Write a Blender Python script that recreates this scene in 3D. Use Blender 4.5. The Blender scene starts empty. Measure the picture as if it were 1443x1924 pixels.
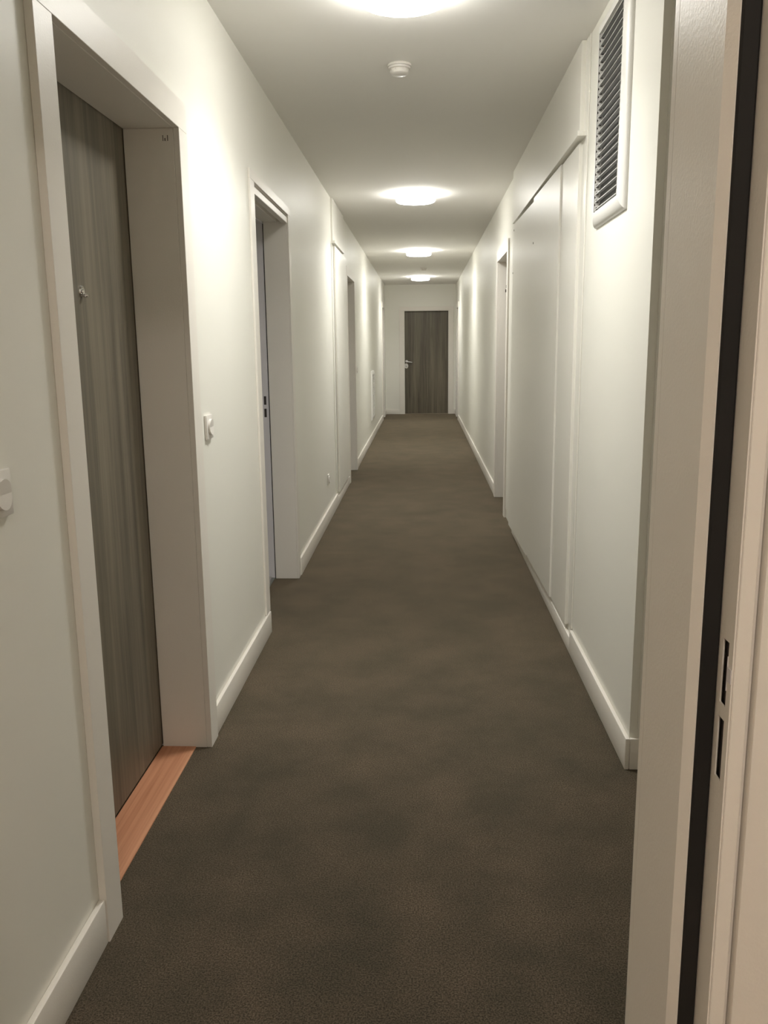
import bpy, bmesh, math
from mathutils import Vector, Matrix

# ------------------------------------------------------------------ camera, world, exposure
sc = bpy.context.scene
C = sc.collection
F_PX, CX, CY, CAM_Z = 1590.0, 721.5, 962.0, 1.33
yc = Vector((794 - CX, CY - 650, -F_PX)).normalized()          # corridor direction, seen by the camera
up = -Vector((815 - CX, CY - 9187, -F_PX)).normalized()        # plumb direction, seen by the camera
up = (up - yc * up.dot(yc)).normalized()
xc = yc.cross(up)
rot = Matrix((xc, yc, up))
cam_data = bpy.data.cameras.new('camera')
cam = bpy.data.objects.new('camera', cam_data)
C.objects.link(cam)
cam_data.sensor_fit = 'VERTICAL'
cam_data.sensor_height = 36.0
cam_data.lens = 36.0 * F_PX / 1924.0
cam_data.clip_start = 0.02
cam.matrix_world = Matrix.Translation((0, 0, CAM_Z)) @ rot.to_4x4()
sc.camera = cam

world = bpy.data.worlds.new('world')
sc.world = world
world.use_nodes = True
world.node_tree.nodes['Background'].inputs['Color'].default_value = (0.02, 0.02, 0.02, 1)
world.node_tree.nodes['Background'].inputs['Strength'].default_value = 0.0

sc.view_settings.view_transform = 'Standard'
sc.view_settings.look = 'None'
sc.view_settings.gamma = 1.0
sc.view_settings.use_curve_mapping = False
sc.view_settings.exposure = 0.12
LAMP_POWER = 32.0          # emission strength of the four corridor lamps
BEAM_WATTS = 9.2          # downward beam of each corridor lamp
ROOM_FILL_POWER = 66.0           # emission strength of the unseen fill lamp added behind the camera
sc.cycles.diffuse_bounces = 8
sc.cycles.max_bounces = 12

# ------------------------------------------------------------------ materials
MATS = {}

def mat(name, color, rough=0.5, spec=0.5, metal=0.0, bump=None, emit=None, tint=None, sheen=0.0, coat=0.0):
    m = bpy.data.materials.new(name)
    m.use_nodes = True
    nt = m.node_tree
    b = nt.nodes['Principled BSDF']
    b.inputs['Base Color'].default_value = (*color, 1)
    b.inputs['Roughness'].default_value = rough
    b.inputs['Specular IOR Level'].default_value = spec
    b.inputs['Metallic'].default_value = metal
    b.inputs['Sheen Weight'].default_value = sheen
    b.inputs['Coat Weight'].default_value = coat
    tc = nt.nodes.new('ShaderNodeTexCoord')
    if tint:                                  # slow variation between two paint tones: (colour2, scale)
        n = nt.nodes.new('ShaderNodeTexNoise')
        n.inputs['Scale'].default_value = tint[1]
        n.inputs['Detail'].default_value = 3
        mx = nt.nodes.new('ShaderNodeMix'); mx.data_type = 'RGBA'
        nt.links.new(tc.outputs['Object'], n.inputs['Vector'])
        nt.links.new(n.outputs['Fac'], mx.inputs[0])
        mx.inputs[6].default_value = (*color, 1)
        mx.inputs[7].default_value = (*tint[0], 1)
        nt.links.new(mx.outputs[2], b.inputs['Base Color'])
    if bump:                                  # (scale, strength, distance)
        n = nt.nodes.new('ShaderNodeTexNoise')
        n.inputs['Scale'].default_value = bump[0]
        n.inputs['Detail'].default_value = 2
        bp = nt.nodes.new('ShaderNodeBump')
        bp.inputs['Strength'].default_value = bump[1]
        bp.inputs['Distance'].default_value = bump[2]
        nt.links.new(tc.outputs['Object'], n.inputs['Vector'])
        nt.links.new(n.outputs['Fac'], bp.inputs['Height'])
        nt.links.new(bp.outputs['Normal'], b.inputs['Normal'])
    if emit:
        b.inputs['Emission Color'].default_value = (*emit[0], 1)
        b.inputs['Emission Strength'].default_value = emit[1]
    MATS[name] = m
    return m

mat('wall_paint', (0.875, 0.86, 0.805), 0.45, 0.45, bump=(220, 0.10, 0.0006), tint=((0.865, 0.86, 0.795), 2.0))
mat('ceiling_paint', (0.90, 0.885, 0.85), 0.85, 0.3, bump=(180, 0.08, 0.0006))
mat('trim_paint', (0.855, 0.82, 0.765), 0.38, 0.5, bump=(240, 0.32, 0.0008))
mat('cupboard_paint', (0.86, 0.845, 0.79), 0.38, 0.5, bump=(200, 0.08, 0.0005))
mat('grey_primer', (0.74, 0.72, 0.75), 0.5)
mat('white_plastic', (0.82, 0.79, 0.75), 0.3)
mat('white_enamel', (0.85, 0.84, 0.81), 0.35)
mat('vent_grey', (0.24, 0.24, 0.24), 0.6, tint=((0.10, 0.105, 0.11), 16.0))
mat('slat_shade', (0.40, 0.40, 0.39), 0.5)  # grey painted in for the shade under and between slats
mat('black_rubber', (0.016, 0.015, 0.014), 0.7, 0.3)
mat('cavity_shade', (0.07, 0.06, 0.058), 0.9, 0.1)  # dark colour standing in for shade inside slots and holes
mat('pencil', (0.10, 0.09, 0.07), 0.9, 0.1)
mat('dusty_sill', (0.34, 0.29, 0.22), 0.7)
mat('chrome', (0.75, 0.74, 0.72), 0.18, metal=1.0)
mat('satin_metal', (0.62, 0.61, 0.60), 0.38, metal=1.0)
mat('dull_metal', (0.30, 0.31, 0.29), 0.5, metal=0.7)
mat('lamp_glow', (0.9, 0.9, 0.88), 0.4, emit=((1.0, 0.985, 0.93), LAMP_POWER))
mat('room_fill_glow', (0.9, 0.85, 0.8), 0.4, emit=((1.0, 0.89, 0.79), ROOM_FILL_POWER))
mat('room_floor', (0.30, 0.20, 0.13), 0.5)

def wood(name, dark, light, streak, grain, rough, along='Z'):
    m = bpy.data.materials.new(name); m.use_nodes = True
    nt = m.node_tree; b = nt.nodes['Principled BSDF']
    b.inputs['Roughness'].default_value = rough
    tc = nt.nodes.new('ShaderNodeTexCoord')
    def noise(sc_, detail, dist=0.0, along_scale=0.7):
        mp = nt.nodes.new('ShaderNodeMapping')
        v = [sc_, sc_, sc_]
        v['XYZ'.index(along)] = along_scale
        mp.inputs['Scale'].default_value = v
        n = nt.nodes.new('ShaderNodeTexNoise')
        n.inputs['Scale'].default_value = 1.0
        n.inputs['Detail'].default_value = detail
        n.inputs['Distortion'].default_value = dist
        nt.links.new(tc.outputs['Object'], mp.inputs['Vector'])
        nt.links.new(mp.outputs['Vector'], n.inputs['Vector'])
        return n.outputs['Fac']
    def math2(op, a, bb):
        x = nt.nodes.new('ShaderNodeMath'); x.operation = op
        for i, v in enumerate((a, bb)):
            if isinstance(v, (int, float)): x.inputs[i].default_value = v
            else: nt.links.new(v, x.inputs[i])
        return x.outputs[0]
    broad = noise(streak, 3, 0.9, 0.55)
    mid = noise(streak * 4, 2, 0.3, 1.2)
    fine = noise(grain, 2, 0.0, 5.0)
    s = math2('ADD', math2('MULTIPLY', broad, 0.55), math2('MULTIPLY', mid, 0.28))
    s = math2('ADD', s, math2('MULTIPLY', fine, 0.17))
    cr = nt.nodes.new('ShaderNodeValToRGB')
    cr.color_ramp.elements[0].position = 0.34; cr.color_ramp.elements[0].color = (*dark, 1)
    cr.color_ramp.elements[1].position = 0.64; cr.color_ramp.elements[1].color = (*light, 1)
    nt.links.new(s, cr.inputs['Fac'])
    nt.links.new(cr.outputs['Color'], b.inputs['Base Color'])
    bp = nt.nodes.new('ShaderNodeBump')
    bp.inputs['Strength'].default_value = 0.15; bp.inputs['Distance'].default_value = 0.0008
    nt.links.new(fine, bp.inputs['Height'])
    nt.links.new(bp.outputs['Normal'], b.inputs['Normal'])
    MATS[name] = m

wood('grey_oak', (0.066, 0.056, 0.040), (0.215, 0.186, 0.138), 12.0, 150.0, 0.45)
wood('raw_beech', (0.44, 0.175, 0.085), (0.66, 0.33, 0.19), 30.0, 180.0, 0.55, along='Y')

def carpet():
    m = bpy.data.materials.new('carpet'); m.use_nodes = True
    nt = m.node_tree; b = nt.nodes['Principled BSDF']
    b.inputs['Roughness'].default_value = 0.95
    b.inputs['Specular IOR Level'].default_value = 0.1
    b.inputs['Sheen Weight'].default_value = 0.6
    b.inputs['Sheen Roughness'].default_value = 0.5
    b.inputs['Sheen Tint'].default_value = (0.55, 0.46, 0.34, 1)
    tc = nt.nodes.new('ShaderNodeTexCoord')
    def noise(scale, detail, rough=0.5):
        n = nt.nodes.new('ShaderNodeTexNoise')
        n.inputs['Scale'].default_value = scale; n.inputs['Detail'].default_value = detail
        n.inputs['Roughness'].default_value = rough
        nt.links.new(tc.outputs['Object'], n.inputs['Vector'])
        return n.outputs['Fac']
    pile = noise(250, 4, 0.8)
    patch = noise(4.5, 6, 0.62)
    cr = nt.nodes.new('ShaderNodeValToRGB')
    cr.color_ramp.elements[0].position = 0.42; cr.color_ramp.elements[0].color = (0.016, 0.0135, 0.0105, 1)
    cr.color_ramp.elements[1].position = 0.60; cr.color_ramp.elements[1].color = (0.130, 0.107, 0.082, 1)
    nt.links.new(pile, cr.inputs['Fac'])
    cp = nt.nodes.new('ShaderNodeValToRGB')
    cp.color_ramp.elements[0].position = 0.34; cp.color_ramp.elements[0].color = (0.66, 0.70, 0.66, 1)
    cp.color_ramp.elements[1].position = 0.66; cp.color_ramp.elements[1].color = (1.26, 1.18, 1.10, 1)
    nt.links.new(patch, cp.inputs['Fac'])
    mx = nt.nodes.new('ShaderNodeMix'); mx.data_type = 'RGBA'; mx.blend_type = 'MULTIPLY'
    mx.inputs[0].default_value = 1.0
    nt.links.new(cr.outputs['Color'], mx.inputs[6]); nt.links.new(cp.outputs['Color'], mx.inputs[7])
    nt.links.new(mx.outputs[2], b.inputs['Base Color'])
    bp = nt.nodes.new('ShaderNodeBump')
    bp.inputs['Strength'].default_value = 0.5; bp.inputs['Distance'].default_value = 0.003
    nt.links.new(pile, bp.inputs['Height'])
    nt.links.new(bp.outputs['Normal'], b.inputs['Normal'])
    MATS['carpet'] = m
carpet()

# ------------------------------------------------------------------ helpers
def thing(name, loc, label, cat, kind=None, group=None):
    o = bpy.data.objects.new(name, None)
    o.empty_display_size = 0.1
    o.location = loc
    C.objects.link(o)
    return tag(o, label, cat, kind, group)

def tag(o, label, cat, kind=None, group=None):
    o['label'] = label
    o['category'] = cat
    if kind: o['kind'] = kind
    if group: o['group'] = group
    return o

def wloc(o):
    v = Vector((0, 0, 0))
    while o is not None:
        v += o.location; o = o.parent
    return v

def link(name, bm, material, parent=None, smooth=False, origin=None):
    """the bmesh is in world coordinates; the object's origin goes to the middle of its bottom"""
    xs = [v.co for v in bm.verts]
    lo = Vector([min(v[i] for v in xs) for i in range(3)])
    hi = Vector([max(v[i] for v in xs) for i in range(3)])
    c = Vector(origin) if origin else Vector(((lo.x + hi.x) / 2, (lo.y + hi.y) / 2, lo.z))
    bmesh.ops.translate(bm, verts=bm.verts, vec=-c)
    me = bpy.data.meshes.new(name)
    bm.to_mesh(me); bm.free()
    if smooth:
        for p in me.polygons: p.use_smooth = True
        me.set_sharp_from_angle(angle=math.radians(38))
    me.materials.append(MATS[material])
    o = bpy.data.objects.new(name, me)
    C.objects.link(o)
    if parent is not None:
        o.parent = parent
        o.location = c - wloc(parent)
    else:
        o.location = c
    return o

def add_box(bm, x0, x1, y0, y1, z0, z1, bev=0.0, seg=1):
    x0, x1 = sorted((x0, x1)); y0, y1 = sorted((y0, y1)); z0, z1 = sorted((z0, z1))
    r = bmesh.ops.create_cube(bm, size=1.0)
    vs = r['verts']
    for v in vs:
        v.co = Vector(((x0 + x1) / 2 + v.co.x * (x1 - x0), (y0 + y1) / 2 + v.co.y * (y1 - y0), (z0 + z1) / 2 + v.co.z * (z1 - z0)))
    if bev > 0:
        es = list({e for v in vs for e in v.link_edges})
        bmesh.ops.bevel(bm, geom=es, offset=bev, segments=seg, affect='EDGES', profile=0.5)
    return vs

def box(name, x0, x1, y0, y1, z0, z1, material, parent=None, bev=0.0, seg=1):
    bm = bmesh.new()
    add_box(bm, x0, x1, y0, y1, z0, z1, bev, seg)
    return link(name, bm, material, parent, smooth=bev > 0 and seg > 1)

def lathe(profile, centre, axis='Z', n=40):
    """profile: (radius, height) pairs turned round the axis through centre; closed at radius 0"""
    bm = bmesh.new()
    rings = []
    for r, h in profile:
        if r < 1e-6:
            rings.append([bm.verts.new((0, 0, h))])
        else:
            rings.append([bm.verts.new((r * math.cos(2 * math.pi * k / n), r * math.sin(2 * math.pi * k / n), h)) for k in range(n)])
    for a, b in zip(rings, rings[1:]):
        for k in range(n):
            k2 = (k + 1) % n
            if len(a) == 1 and len(b) == 1: continue
            if len(a) == 1: bm.faces.new((a[0], b[k2], b[k]))
            elif len(b) == 1: bm.faces.new((a[k], a[k2], b[0]))
            else: bm.faces.new((a[k], a[k2], b[k2], b[k]))
    bmesh.ops.recalc_face_normals(bm, faces=bm.faces)
    if axis == 'X': bmesh.ops.rotate(bm, verts=bm.verts, cent=(0, 0, 0), matrix=Matrix.Rotation(math.pi / 2, 3, 'Y'))
    if axis == '-X': bmesh.ops.rotate(bm, verts=bm.verts, cent=(0, 0, 0), matrix=Matrix.Rotation(-math.pi / 2, 3, 'Y'))
    if axis == '-Y': bmesh.ops.rotate(bm, verts=bm.verts, cent=(0, 0, 0), matrix=Matrix.Rotation(math.pi / 2, 3, 'X'))
    bmesh.ops.translate(bm, verts=bm.verts, vec=centre)
    return bm

def prism(pts, z0, z1):
    """vertical prism over a closed outline of (x, y) points"""
    bm = bmesh.new()
    a = [bm.verts.new((x, y, z0)) for x, y in pts]
    b = [bm.verts.new((x, y, z1)) for x, y in pts]
    n = len(pts)
    for k in range(n):
        bm.faces.new((a[k], a[(k + 1) % n], b[(k + 1) % n], b[k]))
    bm.faces.new(a[::-1]); bm.faces.new(b)
    bmesh.ops.recalc_face_normals(bm, faces=bm.faces)
    return bm

# ------------------------------------------------------------------ dimensions (metres)
XL, XR = -0.735, 0.652          # corridor wall faces
YE = 16.95                      # end wall face
YR = 2.53                       # the right wall starts here; before it the corridor is wider
ZC = 2.50                       # ceiling
BB_H, BB_T = 0.105, 0.015       # skirting boards
CAS_T = 0.018                   # how far the door casings stand out of the wall

# ------------------------------------------------------------------ floor, ceiling, walls
tag(box('floor', -2.4, 2.4, 0.86, 18.2, -0.06, 0.0, 'carpet'), 'dark grey-brown carpet running the whole length of the corridor', 'carpet', 'structure')
tag(box('floor', -2.4, 2.4, -2.2, 0.86, -0.06, -0.001, 'room_floor'), 'brown floor of the room behind the nearest door frame', 'floor', 'structure')
tag(box('ceiling', -2.4, 2.4, -2.2, 18.2, ZC, ZC + 0.08, 'ceiling_paint'), 'off-white matt ceiling above the corridor lamps', 'ceiling', 'structure')

def wall_x(name, xw, s, thick, y0, y1, openings, label):
    """a wall along Y at x = xw, solid towards side s, with door openings (y0, y1, top)"""
    bm = bmesh.new()
    y = y0
    for a, b, top in sorted(openings):
        add_box(bm, xw, xw + s * thick, y, a, 0, ZC)
        add_box(bm, xw, xw + s * thick, a, b, top, ZC)
        y = b
    add_box(bm, xw, xw + s * thick, y, y1, 0, ZC)
    return tag(link(name, bm, 'wall_paint'), label, 'wall', 'structure')

D1, D2, D3, D4 = (1.755, 2.65, 1.982), (3.82, 4.78, 2.045), (8.34, 9.20, 2.01), (15.53, 16.25, 2.03)
D6, D7 = (15.53, 16.25, 2.02), (6.63, 7.48, 2.03)
wall_x('wall_left', XL, -1, 0.26, 0.94, YE, [D1, D2, D3, D4], 'long off-white corridor wall with four doorways along the left')
wall_x('wall_right', XR, 1, 0.26, YR, YE, [D6, D7], 'long off-white corridor wall with cupboard and air grille on the right')
EX0, EX1, EZ = -0.365, 0.515, 2.012
bm = bmesh.new()
add_box(bm, -2.4, EX0, YE, YE + 0.2, 0, ZC); add_box(bm, EX1, 2.4, YE, YE + 0.2, 0, ZC); add_box(bm, EX0, EX1, YE, YE + 0.2, EZ, ZC)
tag(link('wall_end', bm, 'wall_paint'), 'off-white wall closing the far end of the corridor', 'wall', 'structure')
bm = bmesh.new()
add_box(bm, XR + 0.26, 1.60, YR, YR + 0.2, 0, ZC)
add_box(bm, 1.40, 1.60, 0.94, YR, 0, ZC)
tag(link('wall_recess', bm, 'wall_paint'), 'shaded wall of the side recess just beyond the nearest door frame', 'wall', 'structure')
box('corner_batten', 0.676, 0.80, YR - 0.006, YR, BB_H, ZC, 'wall_paint', bpy.data.objects['wall_recess'])
# the wall that holds the nearest door frame; the camera stands just behind it
FX0, FX1, FZ = -0.655, 0.305, 2.06
bm = bmesh.new()
add_box(bm, -2.4, FX0, 0.765, 0.94, 0, ZC); add_box(bm, FX1, 2.4, 0.765, 0.94, 0, ZC); add_box(bm, FX0, FX1, 0.765, 0.94, FZ, ZC)
tag(link('wall_front', bm, 'wall_paint'), 'off-white wall around the nearest door frame', 'wall', 'structure')
bm = bmesh.new()
add_box(bm, -1.7, -1.5, -2.0, 0.765, 0, ZC); add_box(bm, 1.5, 1.7, -2.0, 0.765, 0, ZC); add_box(bm, -1.7, 1.7, -2.2, -2.0, 0, ZC)
tag(link('wall_back', bm, 'wall_paint'), 'off-white walls of the room behind the nearest door frame', 'wall', 'structure')
bm = bmesh.new()
add_box(bm, -2.4, -2.3, 3.3, 5.4, 0, ZC); add_box(bm, -2.4, XL - 0.26, 3.3, 3.4, 0, ZC); add_box(bm, -2.4, XL - 0.26, 5.3, 5.4, 0, ZC)
tag(link('wall_store', bm, 'wall_paint'), 'unlit walls of the small room behind the open left doorway', 'wall', 'structure')

# skirting boards
def skirting(name, runs, label):
    t = thing(name, (runs[0][0], runs[0][2], 0), label, 'baseboard', 'structure')
    for x0, x1, y0, y1, h in runs:
        box('board', x0, x1, y0, y1, 0, h, 'trim_paint', t, 0.003, 2)
    return t
bl = (XL + 0.0005, XL + BB_T)
skirting('baseboard_left', [(*bl, 0.942, 1.679, 0.110), (*bl, 2.727, 3.822, BB_H), (*bl, 4.842, 7.09, BB_H), (*bl, 7.09, 8.262, 0.075), (*bl, 9.275, 15.45, 0.10), (*bl, 16.325, YE - 0.02, 0.10)],
         'low painted skirting boards at the foot of the left wall')
br = (XR - BB_T, XR - 0.0005)
skirting('baseboard_right', [(*br, YR - BB_T, 3.56, BB_H), (*br, 3.56, 6.00, 0.070), (*br, 7.556, 15.45, 0.10), (*br, 16.325, YE - 0.02, 0.10)],
         'low painted skirting boards at the foot of the right wall')
skirting('baseboard_recess', [(XR, 1.40, YR - BB_T, YR - 0.0005, BB_H)], 'shaded skirting board turning the corner into the right recess')
skirting('baseboard_end', [(XL + BB_T, EX0 - 0.092, YE - BB_T, YE - 0.0005, 0.095), (EX1 + 0.092, XR - BB_T, YE - BB_T, YE - 0.0005, 0.095)], 'short skirting boards beside the far end door')

# ------------------------------------------------------------------ doors in the side walls
def side_door(name, xw, s, opening, label, depth=0.15, near_cas=0.075, far_cas=0.075, head_cas=0.075, near_from=0.0, leaf='grey_oak', ct=CAS_T):
    y0, y1, top = opening
    t = thing(name, (xw, (y0 + y1) / 2, 0), label, 'door', 'structure')
    X = lambda d: xw + s * d                      # d: depth into the wall from its face
    f = X(-ct)
    e = 0.0005
    L = 0.012
    k = L - 0.001
    bv = 0.0009
    box('casing', X(-e), f, y0 - near_cas, y0 + k, near_from, top - k, 'trim_paint', t, bv)
    box('casing', X(-e), f, y1 - k, y1 + far_cas, 0, top - k, 'trim_paint', t, bv)
    box('casing', X(-e), f, y0 - near_cas, y1 + far_cas, top - k + 0.0002, top + head_cas, 'trim_paint', t, bv)
    box('jamb_lining', X(0.0), X(depth), y0 + e, y0 + L, 0, top - L, 'trim_paint', t, 0.001)
    box('jamb_lining', X(0.0), X(depth), y1 - L, y1 - e, 0, top - L, 'trim_paint', t, 0.001)
    box('head_lining', X(0.0), X(depth), y0 + e, y1 - e, top - L + e, top - e, 'trim_paint', t, 0.001)
    if leaf:
        box('leaf', X(depth + 0.002), X(depth + 0.042), y0 + 0.003, y1 - 0.003, 0.010, top - 0.003, leaf, t, 0.001)
    return t, X

# first door on the left
d1, X = side_door('door_1', XL, -1, D1, 'grey-brown wood door, nearest on the left, deep frame and bare orange threshold')
bm = bmesh.new(); add_box(bm, X(0.037), X(0.153), D1[0] + 0.0125, D1[1] - 0.0125, -0.02, 0.004, 0.001)
link('threshold', bm, 'raw_beech', d1)
px, py, pz = X(0.152), 2.235, 1.480
ph = link('peephole', lathe([(0, 0.006), (0.007, 0.006), (0.0085, 0.004), (0.013, 0.004), (0.0145, 0.0), (0, 0.0)], (px, py, pz), 'X', 24), 'chrome', d1, True)
link('cover_flap', lathe([(0, 0.016), (0.004, 0.0155), (0.006, 0.012), (0.006, 0.005), (0, 0.005)], (px, py + 0.002, pz - 0.011), 'X', 16), 'chrome', ph, True)
link('cover_pin', lathe([(0, 0.011), (0.004, 0.010), (0.005, 0.006), (0, 0.003)], (px, py - 0.008, pz - 0.001), 'X', 16), 'chrome', ph, True)
bm = bmesh.new()
jf = D1[1] - 0.012
for dx, w, z0, z1 in ((0.030, 0.0020, 1.934, 1.950), (0.0235, 0.0028, 1.934, 1.942), (0.016, 0.0020, 1.934, 1.950)):
    add_box(bm, X(dx), X(dx + w), jf - 0.0006, jf - 0.0001, z0, z1)
link('pencil_mark', bm, 'pencil', d1)

# second doorway on the left: steel frame deep inside, door leaf open into the room
d2, X = side_door('door_2', XL, -1, D2, 'second left doorway with grey steel frame and two dark latch slots', depth=0.128, near_from=BB_H + 0.002, leaf=None, near_cas=0.078, far_cas=0.06, head_cas=0.030, ct=0.010)
box('head_rail', X(-0.004), X(0.026), D2[0] + 0.0125, D2[1] - 0.0125, 1.990, 2.020, 'trim_paint', d2, 0.0015)
box('head_bead', X(0.055), X(0.128), D2[0] + 0.0125, D2[1] - 0.0125, 1.998, 2.0325, 'trim_paint', d2, 0.0015)
def slotted_plate(name, u0, u1, z_top, slots, su0, su1, place, material, parent):
    """steel jamb face from the floor to z_top with slots cut through; place(u0,u1,z0,z1) -> box limits"""
    bm = bmesh.new()
    add_box(bm, *place(u0, su0, 0, z_top)); add_box(bm, *place(su1, u1, 0, z_top))
    z = 0
    for a, b in sorted(slots):
        add_box(bm, *place(su0, su1, z, a)); z = b
    add_box(bm, *place(su0, su1, z, z_top))
    return link(name, bm, material, parent)
yf = D2[1]
plate = slotted_plate('steel_jamb', X(0.222), X(0.132), 1.99, [(0.944, 0.992), (1.014, 1.062)], X(0.160), X(0.146),
                      lambda a, b, z0, z1: (a, b, yf - 0.012, yf - 0.009, z0, z1), 'grey_primer', d2)
box('slot_shade_box', X(0.166), X(0.140), yf - 0.0085, yf - 0.002, 0.93, 1.08, 'cavity_shade', plate)  # dark box paints the shade seen through the slots
box('steel_jamb', X(0.132), X(0.222), D2[0] + 0.006, D2[0] + 0.009, 0.012, 1.99, 'grey_primer', d2)
box('steel_head', X(0.132), X(0.222), D2[0] + 0.01, D2[1] - 0.013, 1.990, 2.02, 'grey_primer', d2)
box('seal_strip', X(0.1285), X(0.1315), yf - 0.014, yf - 0.006, 0.0, 1.99, 'black_rubber', d2)
box('leaf', X(0.230), X(1.08), D2[0] + 0.012, D2[0] + 0.052, 0.010, 1.985, 'grey_oak', d2, 0.001)
box('threshold', X(0.132), X(0.222), D2[0] + 0.01, yf - 0.013, 0.0002, 0.006, 'dull_metal', d2, 0.001)
bm = prism([(X(0.134), yf - 0.20), (X(0.150), yf - 0.20), (X(0.185), yf - 0.03), (X(0.150), yf - 0.03)], 0.0065, 0.016)
link('floor_catch', bm, 'satin_metal', d2)

d3, X = side_door('door_3', XL, -1, D3, 'third left door, set deep in a shadowed frame past the shallow cupboard')
d4, X = side_door('door_4', XL, -1, D4, 'last left door, seen edge-on beside the far end wall', depth=0.10)
d6, X = side_door('door_6', XR, 1, D6, 'last right door, seen edge-on beside the far end wall', depth=0.10)
d7, X = side_door('door_7', XR, 1, D7, 'right door in a deep frame beyond the long cupboard')
bm = bmesh.new()
jf = D7[1] - 0.012
for dx, z0, z1 in ((0.058, 1.805, 1.83), (0.052, 1.77, 1.795)):
    add_box(bm, X(dx), X(dx + 0.012), jf - 0.0006, jf - 0.0001, z0, z1)
link('pencil_mark', bm, 'pencil', d7)

# door at the far end
d5 = thing('door_5', ((EX0 + EX1) / 2, YE, 0), 'dark grey-brown wood door with lever handle closing the far end', 'door', 'structure')
e = 0.0005
box('casing', EX0 - 0.09, EX0, YE - CAS_T, YE - e, 0, EZ, 'trim_paint', d5, 0.0015)
box('casing', EX1, EX1 + 0.09, YE - CAS_T, YE - e, 0, EZ, 'trim_paint', d5, 0.0015)
box('casing', EX0 - 0.09, EX1 + 0.09, YE - CAS_T, YE - e, EZ + e, EZ + 0.072, 'trim_paint', d5, 0.0015)
box('jamb_lining', EX0 + e, EX0 + 0.012, YE - 0.017, YE + 0.075, 0, EZ - 0.012, 'trim_paint', d5)
box('jamb_lining', EX1 - 0.012, EX1 - e, YE - 0.017, YE + 0.075, 0, EZ - 0.012, 'trim_paint', d5)
box('head_lining', EX0 + e, EX1 - e, YE - 0.017, YE + 0.075, EZ - 0.0115, EZ - e, 'trim_paint', d5)
box('leaf', EX0 + 0.003, EX1 - 0.003, YE + 0.077, YE + 0.117, 0.010, EZ - 0.004, 'grey_oak', d5, 0.001)
box('threshold', EX0 + 0.0125, EX1 - 0.0125, YE - 0.012, YE + 0.075, -0.02, 0.006, 'dusty_sill', d5, 0.001)
hx, hy = -0.315, YE + 0.077
hd = link('door_handle', lathe([(0, 0.010), (0.024, 0.010), (0.026, 0.008), (0.026, 0.0), (0, 0.0)], (hx, hy, 1.035), '-Y', 24), 'satin_metal', d5, True)
bm = bmesh.new()
r = bmesh.ops.create_cone(bm, cap_ends=True, segments=14, radius1=0.011, radius2=0.006, depth=0.115, matrix=Matrix.Translation((hx + 0.052, hy - 0.05, 1.022)) @ Matrix.Rotation(math.radians(97), 4, 'Y'))
link('lever', bm, 'satin_metal', hd, True)
link('spindle', lathe([(0, 0.056), (0.010, 0.055), (0.010, 0.010), (0, 0.010)], (hx, hy, 1.033), '-Y', 16), 'satin_metal', hd, True)
bm = lathe([(0, 0.006), (0.024, 0.006), (0.030, 0.009), (0.036, 0.008), (0.039, 0.0), (0, 0.0)], (0, 0, 0), '-Y', 28)
for v in bm.verts: v.co.z *= 1.32
bmesh.ops.translate(bm, verts=bm.verts, vec=(hx - 0.008, hy, 0.945))
esc = link('escutcheon', bm, 'white_plastic', d5, True)
bm = lathe([(0, 0.0085), (0.018, 0.008), (0.020, 0.006), (0, 0.006)], (0, 0, 0), '-Y', 20)
for v in bm.verts: v.co.z *= 1.4
bmesh.ops.translate(bm, verts=bm.verts, vec=(hx - 0.008, hy, 0.945))
link('keyhole_disc', bm, 'satin_metal', esc, True)

# nearest frame (right edge of the picture): jamb, seal, steel rebate with latch slots, casing
d8 = thing('door_8', (0.28, 0.86, 0), 'pale door frame in the foreground with black seal and two latch slots', 'door frame', 'structure')
TOP = 2.02
for side in (1, -1):
    P = (lambda x: x) if side == 1 else (lambda x: -0.35 - x)      # mirror about the middle of the opening
    link('jamb', prism([(P(0.260), 0.9468), (P(0.260), 0.803), (P(0.267), 0.790), (P(0.300), 0.798), (P(0.300), 0.9468)], 0, TOP), 'trim_paint', d8)
    box('casing', P(0.2605), P(0.345), 0.9485, 0.966, 0, TOP + 0.07, 'trim_paint', d8, 0.0012)
    box('rubber_seal', P(0.2680), P(0.2848), 0.7875, 0.797, 0, TOP, 'black_rubber', d8, 0.002)
    pl = slotted_plate('steel_jamb', 0.753, 0.792, TOP, [(0.915, 0.977), (0.991, 1.055)], 0.7640, 0.7790,
                       lambda a, b, z0, z1: (P(0.285), P(0.2865), a, b, z0, z1), 'trim_paint', d8)
    box('slot_shade_box', P(0.2895), P(0.300), 0.760, 0.784, 0.90, 1.07, 'cavity_shade', pl)  # dark colour stands for shade behind the slots
    box('frame_face', P(0.2870), P(0.3015), 0.7525, 0.758, 0, TOP, 'trim_paint', d8, 0.001)
    box('joint_filler', P(0.3018), P(0.3062), 0.760, 0.764, 0, TOP, 'trim_paint', d8)
    box('architrave', P(0.3065), P(0.365), 0.748, 0.7645, 0, TOP + 0.07, 'trim_paint', d8, 0.003, 2)
    # curved lip that guides the latch into the upper slot
    bm = bmesh.new()
    add_box(bm, P(0.2843), P(0.2849), 0.7535, 0.7640, 1.008, 1.042)
    bmesh.ops.bevel(bm, geom=[ed for ed in bm.edges if abs(ed.verts[0].co.y - 0.7535) < 1e-4 and abs(ed.verts[1].co.y - 0.7535) < 1e-4 and abs(ed.verts[0].co.x - ed.verts[1].co.x) > 1e-5], offset=0.010, segments=4, affect='EDGES')
    link('latch_lip', bm, 'grey_primer', pl)
box('head_jamb', -0.610, 0.260, 0.79, 0.948, TOP - 0.04, TOP, 'trim_paint', d8)
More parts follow.
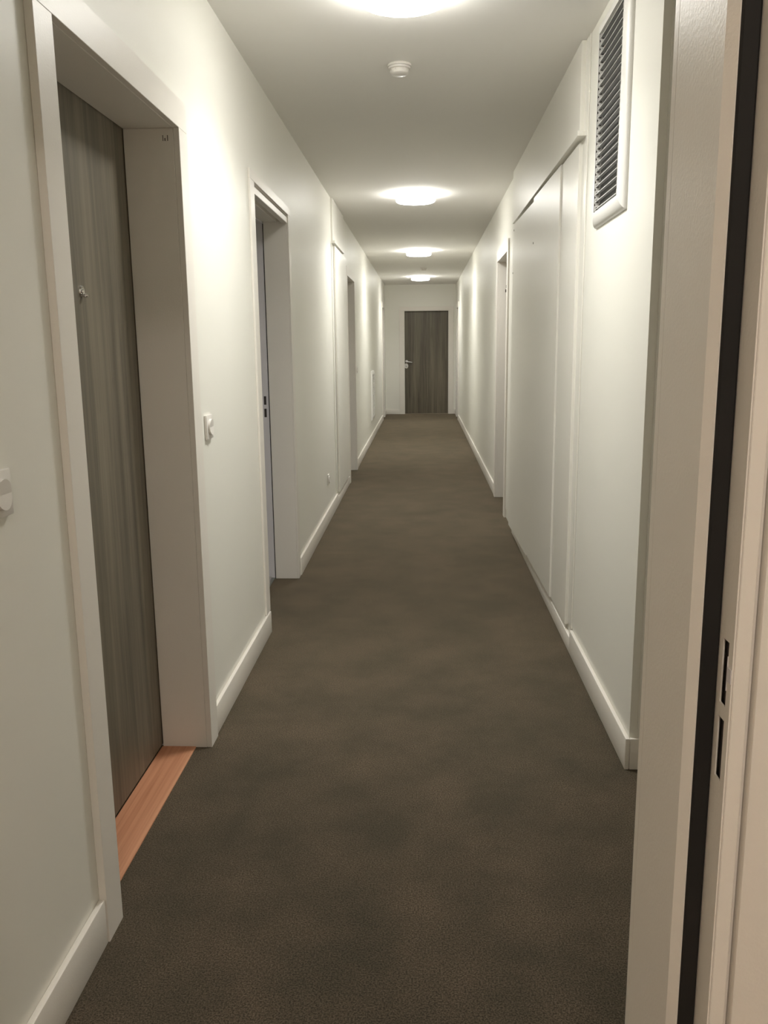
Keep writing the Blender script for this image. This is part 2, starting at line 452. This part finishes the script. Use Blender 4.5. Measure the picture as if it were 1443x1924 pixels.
box('casing', -0.61, 0.26, 0.9485, 0.966, TOP - 0.04, TOP + 0.07, 'trim_paint', d8)

# ------------------------------------------------------------------ cupboards flush with the walls
def screw_mark(x, s, y, z, parent, m='pencil', r=0.006):
    link('screw', lathe([(0, 0.002), (r * 0.8, 0.0018), (r, 0.0), (0, 0.0)], (x, y, z), 'X' if s < 0 else '-X', 10), m, parent, True)

cr_ = thing('wall_cupboard', (XR, 4.8, 0), 'long flush cupboard with pale doors standing slightly proud, right wall', 'cupboard')
box('post', XR - 0.006, XR - 0.0006, 3.565, 3.70, BB_H + 0.002, ZC - 0.001, 'cupboard_paint', cr_, 0.001)
box('post', XR - 0.006, XR - 0.0006, 5.93, 6.545, 0.072, 2.155, 'cupboard_paint', cr_, 0.001)
box('header', XR - 0.024, XR - 0.0006, 3.64, 6.20, 2.155, ZC - 0.001, 'cupboard_paint', cr_, 0.0015)
box('header_rail', XR - 0.040, XR - 0.0006, 3.585, 6.05, 2.135, 2.1545, 'cupboard_paint', cr_, 0.0015)
box('back_panel', XR - 0.008, XR - 0.0006, 3.7005, 5.929, 0.072, 2.134, 'cupboard_paint', cr_)
def cup_door(y0, y1, xa, xb, z0, z1, parent, s=1, m='cupboard_paint'):
    """a door leaf whose front runs from x = xa at y0 to x = xb at y1"""
    th = 0.016 * s
    bm = prism([(xa, y0), (xb, y1), (xb + th, y1), (xa + th, y0)], z0, z1)
    bmesh.ops.bevel(bm, geom=list(bm.edges), offset=0.003, segments=2, affect='EDGES')
    return link('door', bm, m, parent, True)
ca = cup_door(3.665, 4.078, 0.634, 0.633, 0.095, 2.128, cr_)
cb = cup_door(4.083, 4.968, 0.626, 0.617, 0.095, 2.128, cr_)
cc = cup_door(4.975, 5.900, 0.619, 0.603, 0.080, 2.112, cr_)
screw_mark(0.6174, 1, 4.945, 1.885, cb)
screw_mark(0.6258, 1, 4.11, 0.345, cb, 'white_plastic', 0.008)
screw_mark(0.6034, 1, 5.885, 1.80, cc)
screw_mark(0.6038, 1, 5.86, 2.07, cc)

cl_ = thing('wall_cupboard', (XL, 7.6, 0), 'narrow flush cupboard with one pale door under a small ledge, left wall', 'cupboard')
box('post', XL + 0.0006, XL + 0.006, 7.06, 7.18, BB_H + 0.002, 2.16, 'cupboard_paint', cl_, 0.001)
box('header', XL + 0.0006, XL + 0.016, 7.085, 8.05, 2.172, ZC - 0.001, 'cupboard_paint', cl_, 0.0015)
box('header_rail', XL + 0.0006, XL + 0.034, 7.07, 7.90, 2.150, 2.1715, 'cupboard_paint', cl_, 0.0015)
box('back_panel', XL + 0.0006, XL + 0.007, 7.1805, 8.20, 0.077, 2.149, 'cupboard_paint', cl_)
cd = cup_door(7.165, 8.15, XL + 0.024, XL + 0.026, 0.105, 2.14, cl_, -1)

# ------------------------------------------------------------------ air grilles
def grille(name, xw, s, y0, y1, z0, z1, n, label, detail=True):
    t = thing(name, (xw, (y0 + y1) / 2, z0), label, 'air vent')
    X = lambda d: xw + s * d                     # d: out of the wall (s points into the corridor)
    D = 0.024
    cy, cz = 0.054, 0.050
    box('back_plate', X(0.0008), X(0.003), y0 + 0.01, y1 - 0.01, z0 + 0.01, z1 - 0.01, 'vent_grey' if detail else 'slat_shade', t)
    # frame members with a quarter-round outer side, mitred at the corners
    prof = [(0.0008 + (D - 0.0008) * math.sin(a), 0.94 * (1 - math.cos(a))) for a in [k * math.pi / 2 / 7 for k in range(8)]]
    prof += [(D, 1.0), (0.0008, 1.0)]                # (depth, share of the member's width)
    m_ = len(prof)
    def member(nm, ends):
        bm = bmesh.new()
        rows = [[bm.verts.new(f(d, w)) for d, w in prof] for f in ends]
        for k in range(m_): bm.faces.new((rows[0][k], rows[0][(k + 1) % m_], rows[1][(k + 1) % m_], rows[1][k]))
        bm.faces.new(rows[0][::-1]); bm.faces.new(rows[1])
        bmesh.ops.recalc_face_normals(bm, faces=bm.faces)
        link(nm, bm, 'white_enamel', t, True)
    lo_ = lambda d, w: (X(d), y0 + cy * w, z0 + cz * w)
    ro_ = lambda d, w: (X(d), y1 - cy * w, z0 + cz * w)
    lu_ = lambda d, w: (X(d), y0 + cy * w, z1 - cz * w)
    ru_ = lambda d, w: (X(d), y1 - cy * w, z1 - cz * w)
    member('frame_side', (lo_, lu_)); member('frame_side', (ro_, ru_))
    member('frame_cap', (lo_, ro_)); member('frame_cap', (lu_, ru_))
    ya, yb = y0 + cy, y1 - cy
    pitch = (z1 - z0 - 2 * cz) / n
    # perforated cheek plates that carry the slats
    if detail:
        for yy, sg in ((ya, 1), (yb, -1)):
            bm = bmesh.new()
            yp = yy + sg * 0.010
            for k in range(n):
                zc = z0 + cz + pitch * (k + 0.5)
                w0, w1 = 0.0035, D - 0.0005
                cx_ = (w0 + w1) / 2; R = min(pitch, w1 - w0) * 0.30
                N = 12
                inner = [bm.verts.new((X(cx_ + R * math.cos(2 * math.pi * q / N)), yp, zc + R * math.sin(2 * math.pi * q / N))) for q in range(N)]
                outer = []
                for q in range(N):
                    cxx, szz = math.cos(2 * math.pi * q / N), math.sin(2 * math.pi * q / N)
                    k_ = max(abs(cxx), abs(szz))
                    outer.append(bm.verts.new((X(cx_ + (w1 - w0) / 2 * cxx / k_), yp, zc + pitch / 2 * szz / k_)))
                for q in range(N):
                    bm.faces.new((inner[q], inner[(q + 1) % N], outer[(q + 1) % N], outer[q]))
            bmesh.ops.remove_doubles(bm, verts=bm.verts, dist=1e-5)
            bmesh.ops.recalc_face_normals(bm, faces=bm.faces)
            r = bmesh.ops.extrude_face_region(bm, geom=list(bm.faces))
            bmesh.ops.translate(bm, verts=[g for g in r['geom'] if isinstance(g, bmesh.types.BMVert)], vec=(0, -sg * 0.0012, 0))
            bmesh.ops.recalc_face_normals(bm, faces=bm.faces)
            link('cheek_plate', bm, 'white_enamel', t)
            box('hole_shade_strip', X(0.0035), X(D - 0.001), yy + sg * 0.0006, yy + sg * 0.003, z0 + cz, z1 - cz, 'cavity_shade', t)  # dark strip added so the plate holes look shaded
        g0, g1 = ya + 0.0105, yb - 0.0105
    else:
        g0, g1 = ya, yb
    # slats: one mesh, shared
    th = 0.0016
    bm = bmesh.new()
    add_box(bm, X(0.004), X(D - 0.002), g0, g1, 0, th)
    for v in bm.verts:                            # slats droop outwards
        v.co.z -= abs(v.co.x - X(0.004)) * 0.25
    first = link('slat', bm, 'slat_shade' if detail else 'white_enamel', t, origin=(X(0.004), (g0 + g1) / 2, 0))
    first.data.materials.append(MATS['white_enamel'])     # front edge stays white to look lit; the grey paints shaded undersides
    for p in first.data.polygons:
        if p.normal.x * s > 0.9: p.material_index = 1
    base = first.location.copy()
    first.location = base + Vector((0, 0, z0 + cz + pitch * 0.5))
    for k in range(1, n):
        c = first.copy(); C.objects.link(c); c.parent = t
        c.location = base + Vector((0, 0, z0 + cz + pitch * (k + 0.5)))
    return t
grille('air_grille', XR, -1, 2.864, 3.347, 1.752, 2.455, 23, 'white slatted air grille high on the right wall near the ceiling')
grille('air_grille', XL, 1, 12.12, 12.72, 0.285, 0.985, 22, 'pale slatted air grille low on the left wall far down the corridor', False)

# ------------------------------------------------------------------ switches and socket
def switch(y, z, label, h=0.082):
    t = thing('light_switch', (XL, y, z), label, 'light switch', group='round rocker light switches on the left wall')
    box('plate', XL + 0.0005, XL + 0.0095, y - h / 2, y + h / 2, z - h / 2, z + h / 2, 'white_plastic', t, 0.002, 2)
    R, dpt = 0.027, 0.006
    bm = bmesh.new(); N = 36
    x0 = XL + 0.0092
    def front(zz): return x0 + dpt + 0.0032 * abs(zz) / R
    rim_b = [bm.verts.new((x0, y + R * math.cos(2 * math.pi * k / N), z + R * math.sin(2 * math.pi * k / N))) for k in range(N)]
    rim_f = [bm.verts.new((front(R * math.sin(2 * math.pi * k / N)), y + R * math.cos(2 * math.pi * k / N), z + R * math.sin(2 * math.pi * k / N))) for k in range(N)]
    for k in range(N): bm.faces.new((rim_b[k], rim_b[(k + 1) % N], rim_f[(k + 1) % N], rim_f[k]))
    bm.faces.new([rim_f[k] for k in range(0, N // 2 + 1)])
    bm.faces.new([rim_f[k % N] for k in range(N // 2, N + 1)])
    bm.faces.new(rim_b)
    bmesh.ops.recalc_face_normals(bm, faces=bm.faces)
    link('rocker', bm, 'white_plastic', t)
    return t
switch(1.404, 1.087, 'white round-rocker switch cut off by the left picture edge')
switch(2.862, 1.067, 'white round-rocker switch on the wall just past the nearest left door')
switch(9.46, 1.075, 'tiny pale switch beside the third left door')

so = thing('wall_socket', (XL, 6.45, 0.325), 'small pale wall socket low on the left wall before the narrow cupboard', 'socket')
box('plate', XL + 0.0005, XL + 0.010, 6.41, 6.49, 0.285, 0.365, 'white_plastic', so, 0.002, 2)
link('well', lathe([(0.020, 0.0), (0.020, 0.004), (0.024, 0.006), (0.027, 0.004), (0.028, 0.0)], (XL + 0.0098, 6.45, 0.325), 'X', 28), 'white_plastic', so, True)
link('contact', lathe([(0, 0.0012), (0.019, 0.001), (0.0195, 0.0)], (XL + 0.0098, 6.45, 0.325), 'X', 24), 'vent_grey', so, True)

# ------------------------------------------------------------------ ceiling lamps and smoke detectors
def ceiling_lamp(x, y, label, R=0.155, glow='lamp_glow', group='round corridor ceiling lamps', h=0.066, beam=0.0):
    t = thing('ceiling_lamp', (x, y, ZC), label, 'ceiling lamp', group=group)
    zb = ZC - h
    link('base', lathe([(0, ZC - 0.0005), (R * 0.92, ZC - 0.0005), (R * 0.93, ZC - 0.002), (R * 0.93, zb + 0.054), (R * 0.92, zb + 0.0475), (0, zb + 0.0475)], (x, y, 0), n=48), 'white_enamel', t, True)
    prof = [(R - 0.003, zb + 0.047), (R - 0.001, zb + 0.046), (R - 0.001, zb + 0.018)]
    prof += [(R - 0.019 + 0.018 * math.cos(a), zb + 0.018 - 0.014 * math.sin(a)) for a in [k * math.pi / 2 / 5 for k in range(1, 6)]]
    prof += [(R * 0.5, zb + 0.001), (0, zb)]
    link('diffuser', lathe(prof, (x, y, 0), n=48), glow, t, True)
    if beam:
        ld = bpy.data.lights.new('bulb', 'AREA')
        ld.shape = 'DISK'; ld.size = 2 * R - 0.04; ld.energy = beam; ld.color = (1.0, 0.985, 0.93); ld.spread = math.radians(136)
        lo = bpy.data.objects.new('bulb', ld); C.objects.link(lo)
        lo.parent = t; lo.location = (0, 0, -h - 0.003)
    return t
ceiling_lamp(-0.06, 3.04, 'nearest round ceiling lamp, a blinding white glow at the top edge', beam=BEAM_WATTS)
ceiling_lamp(-0.052, 7.00, 'glowing ceiling lamp, second from the camera', beam=BEAM_WATTS)
ceiling_lamp(-0.045, 11.0, 'glowing ceiling lamp, third from the camera', beam=BEAM_WATTS)
ceiling_lamp(-0.035, 15.05, 'farthest glowing ceiling lamp, close to the end wall', beam=BEAM_WATTS)
ceiling_lamp(0.10, -0.75, 'unseen warm fill lamp added behind the camera to light the nearest frame', 0.14, 'room_fill_glow', 'added fill lamp behind the camera')  # out of view, added as fill light for the nearest frame

def detector(x, y, label):
    t = thing('smoke_detector', (x, y, ZC), label, 'smoke detector', group='smoke detectors on the ceiling')
    link('base', lathe([(0, ZC - 0.0005), (0.050, ZC - 0.0005), (0.051, ZC - 0.010), (0, ZC - 0.010)], (x, y, 0), n=32), 'white_plastic', t, True)
    link('cover', lathe([(0.047, ZC - 0.0105), (0.046, ZC - 0.018), (0.036, ZC - 0.019), (0.036, ZC - 0.026), (0.040, ZC - 0.027), (0.038, ZC - 0.036), (0.030, ZC - 0.041), (0, ZC - 0.042)], (x, y, 0), n=32), 'white_plastic', t, True)
    for k in range(12):
        a = 2 * math.pi * k / 12
        bm = bmesh.new()
        add_box(bm, 0.0365, 0.0395, -0.0015, 0.0015, ZC - 0.0272, ZC - 0.0188)
        bmesh.ops.rotate(bm, verts=bm.verts, cent=(0, 0, 0), matrix=Matrix.Rotation(a, 3, 'Z'))
        bmesh.ops.translate(bm, verts=bm.verts, vec=(x, y, 0))
        link('rib', bm, 'white_plastic', t)
    return t
detector(-0.095, 3.88, 'white smoke detector just beyond the nearest ceiling lamp')
detector(0.02, 13.4, 'small smoke detector between the two farthest ceiling lamps')
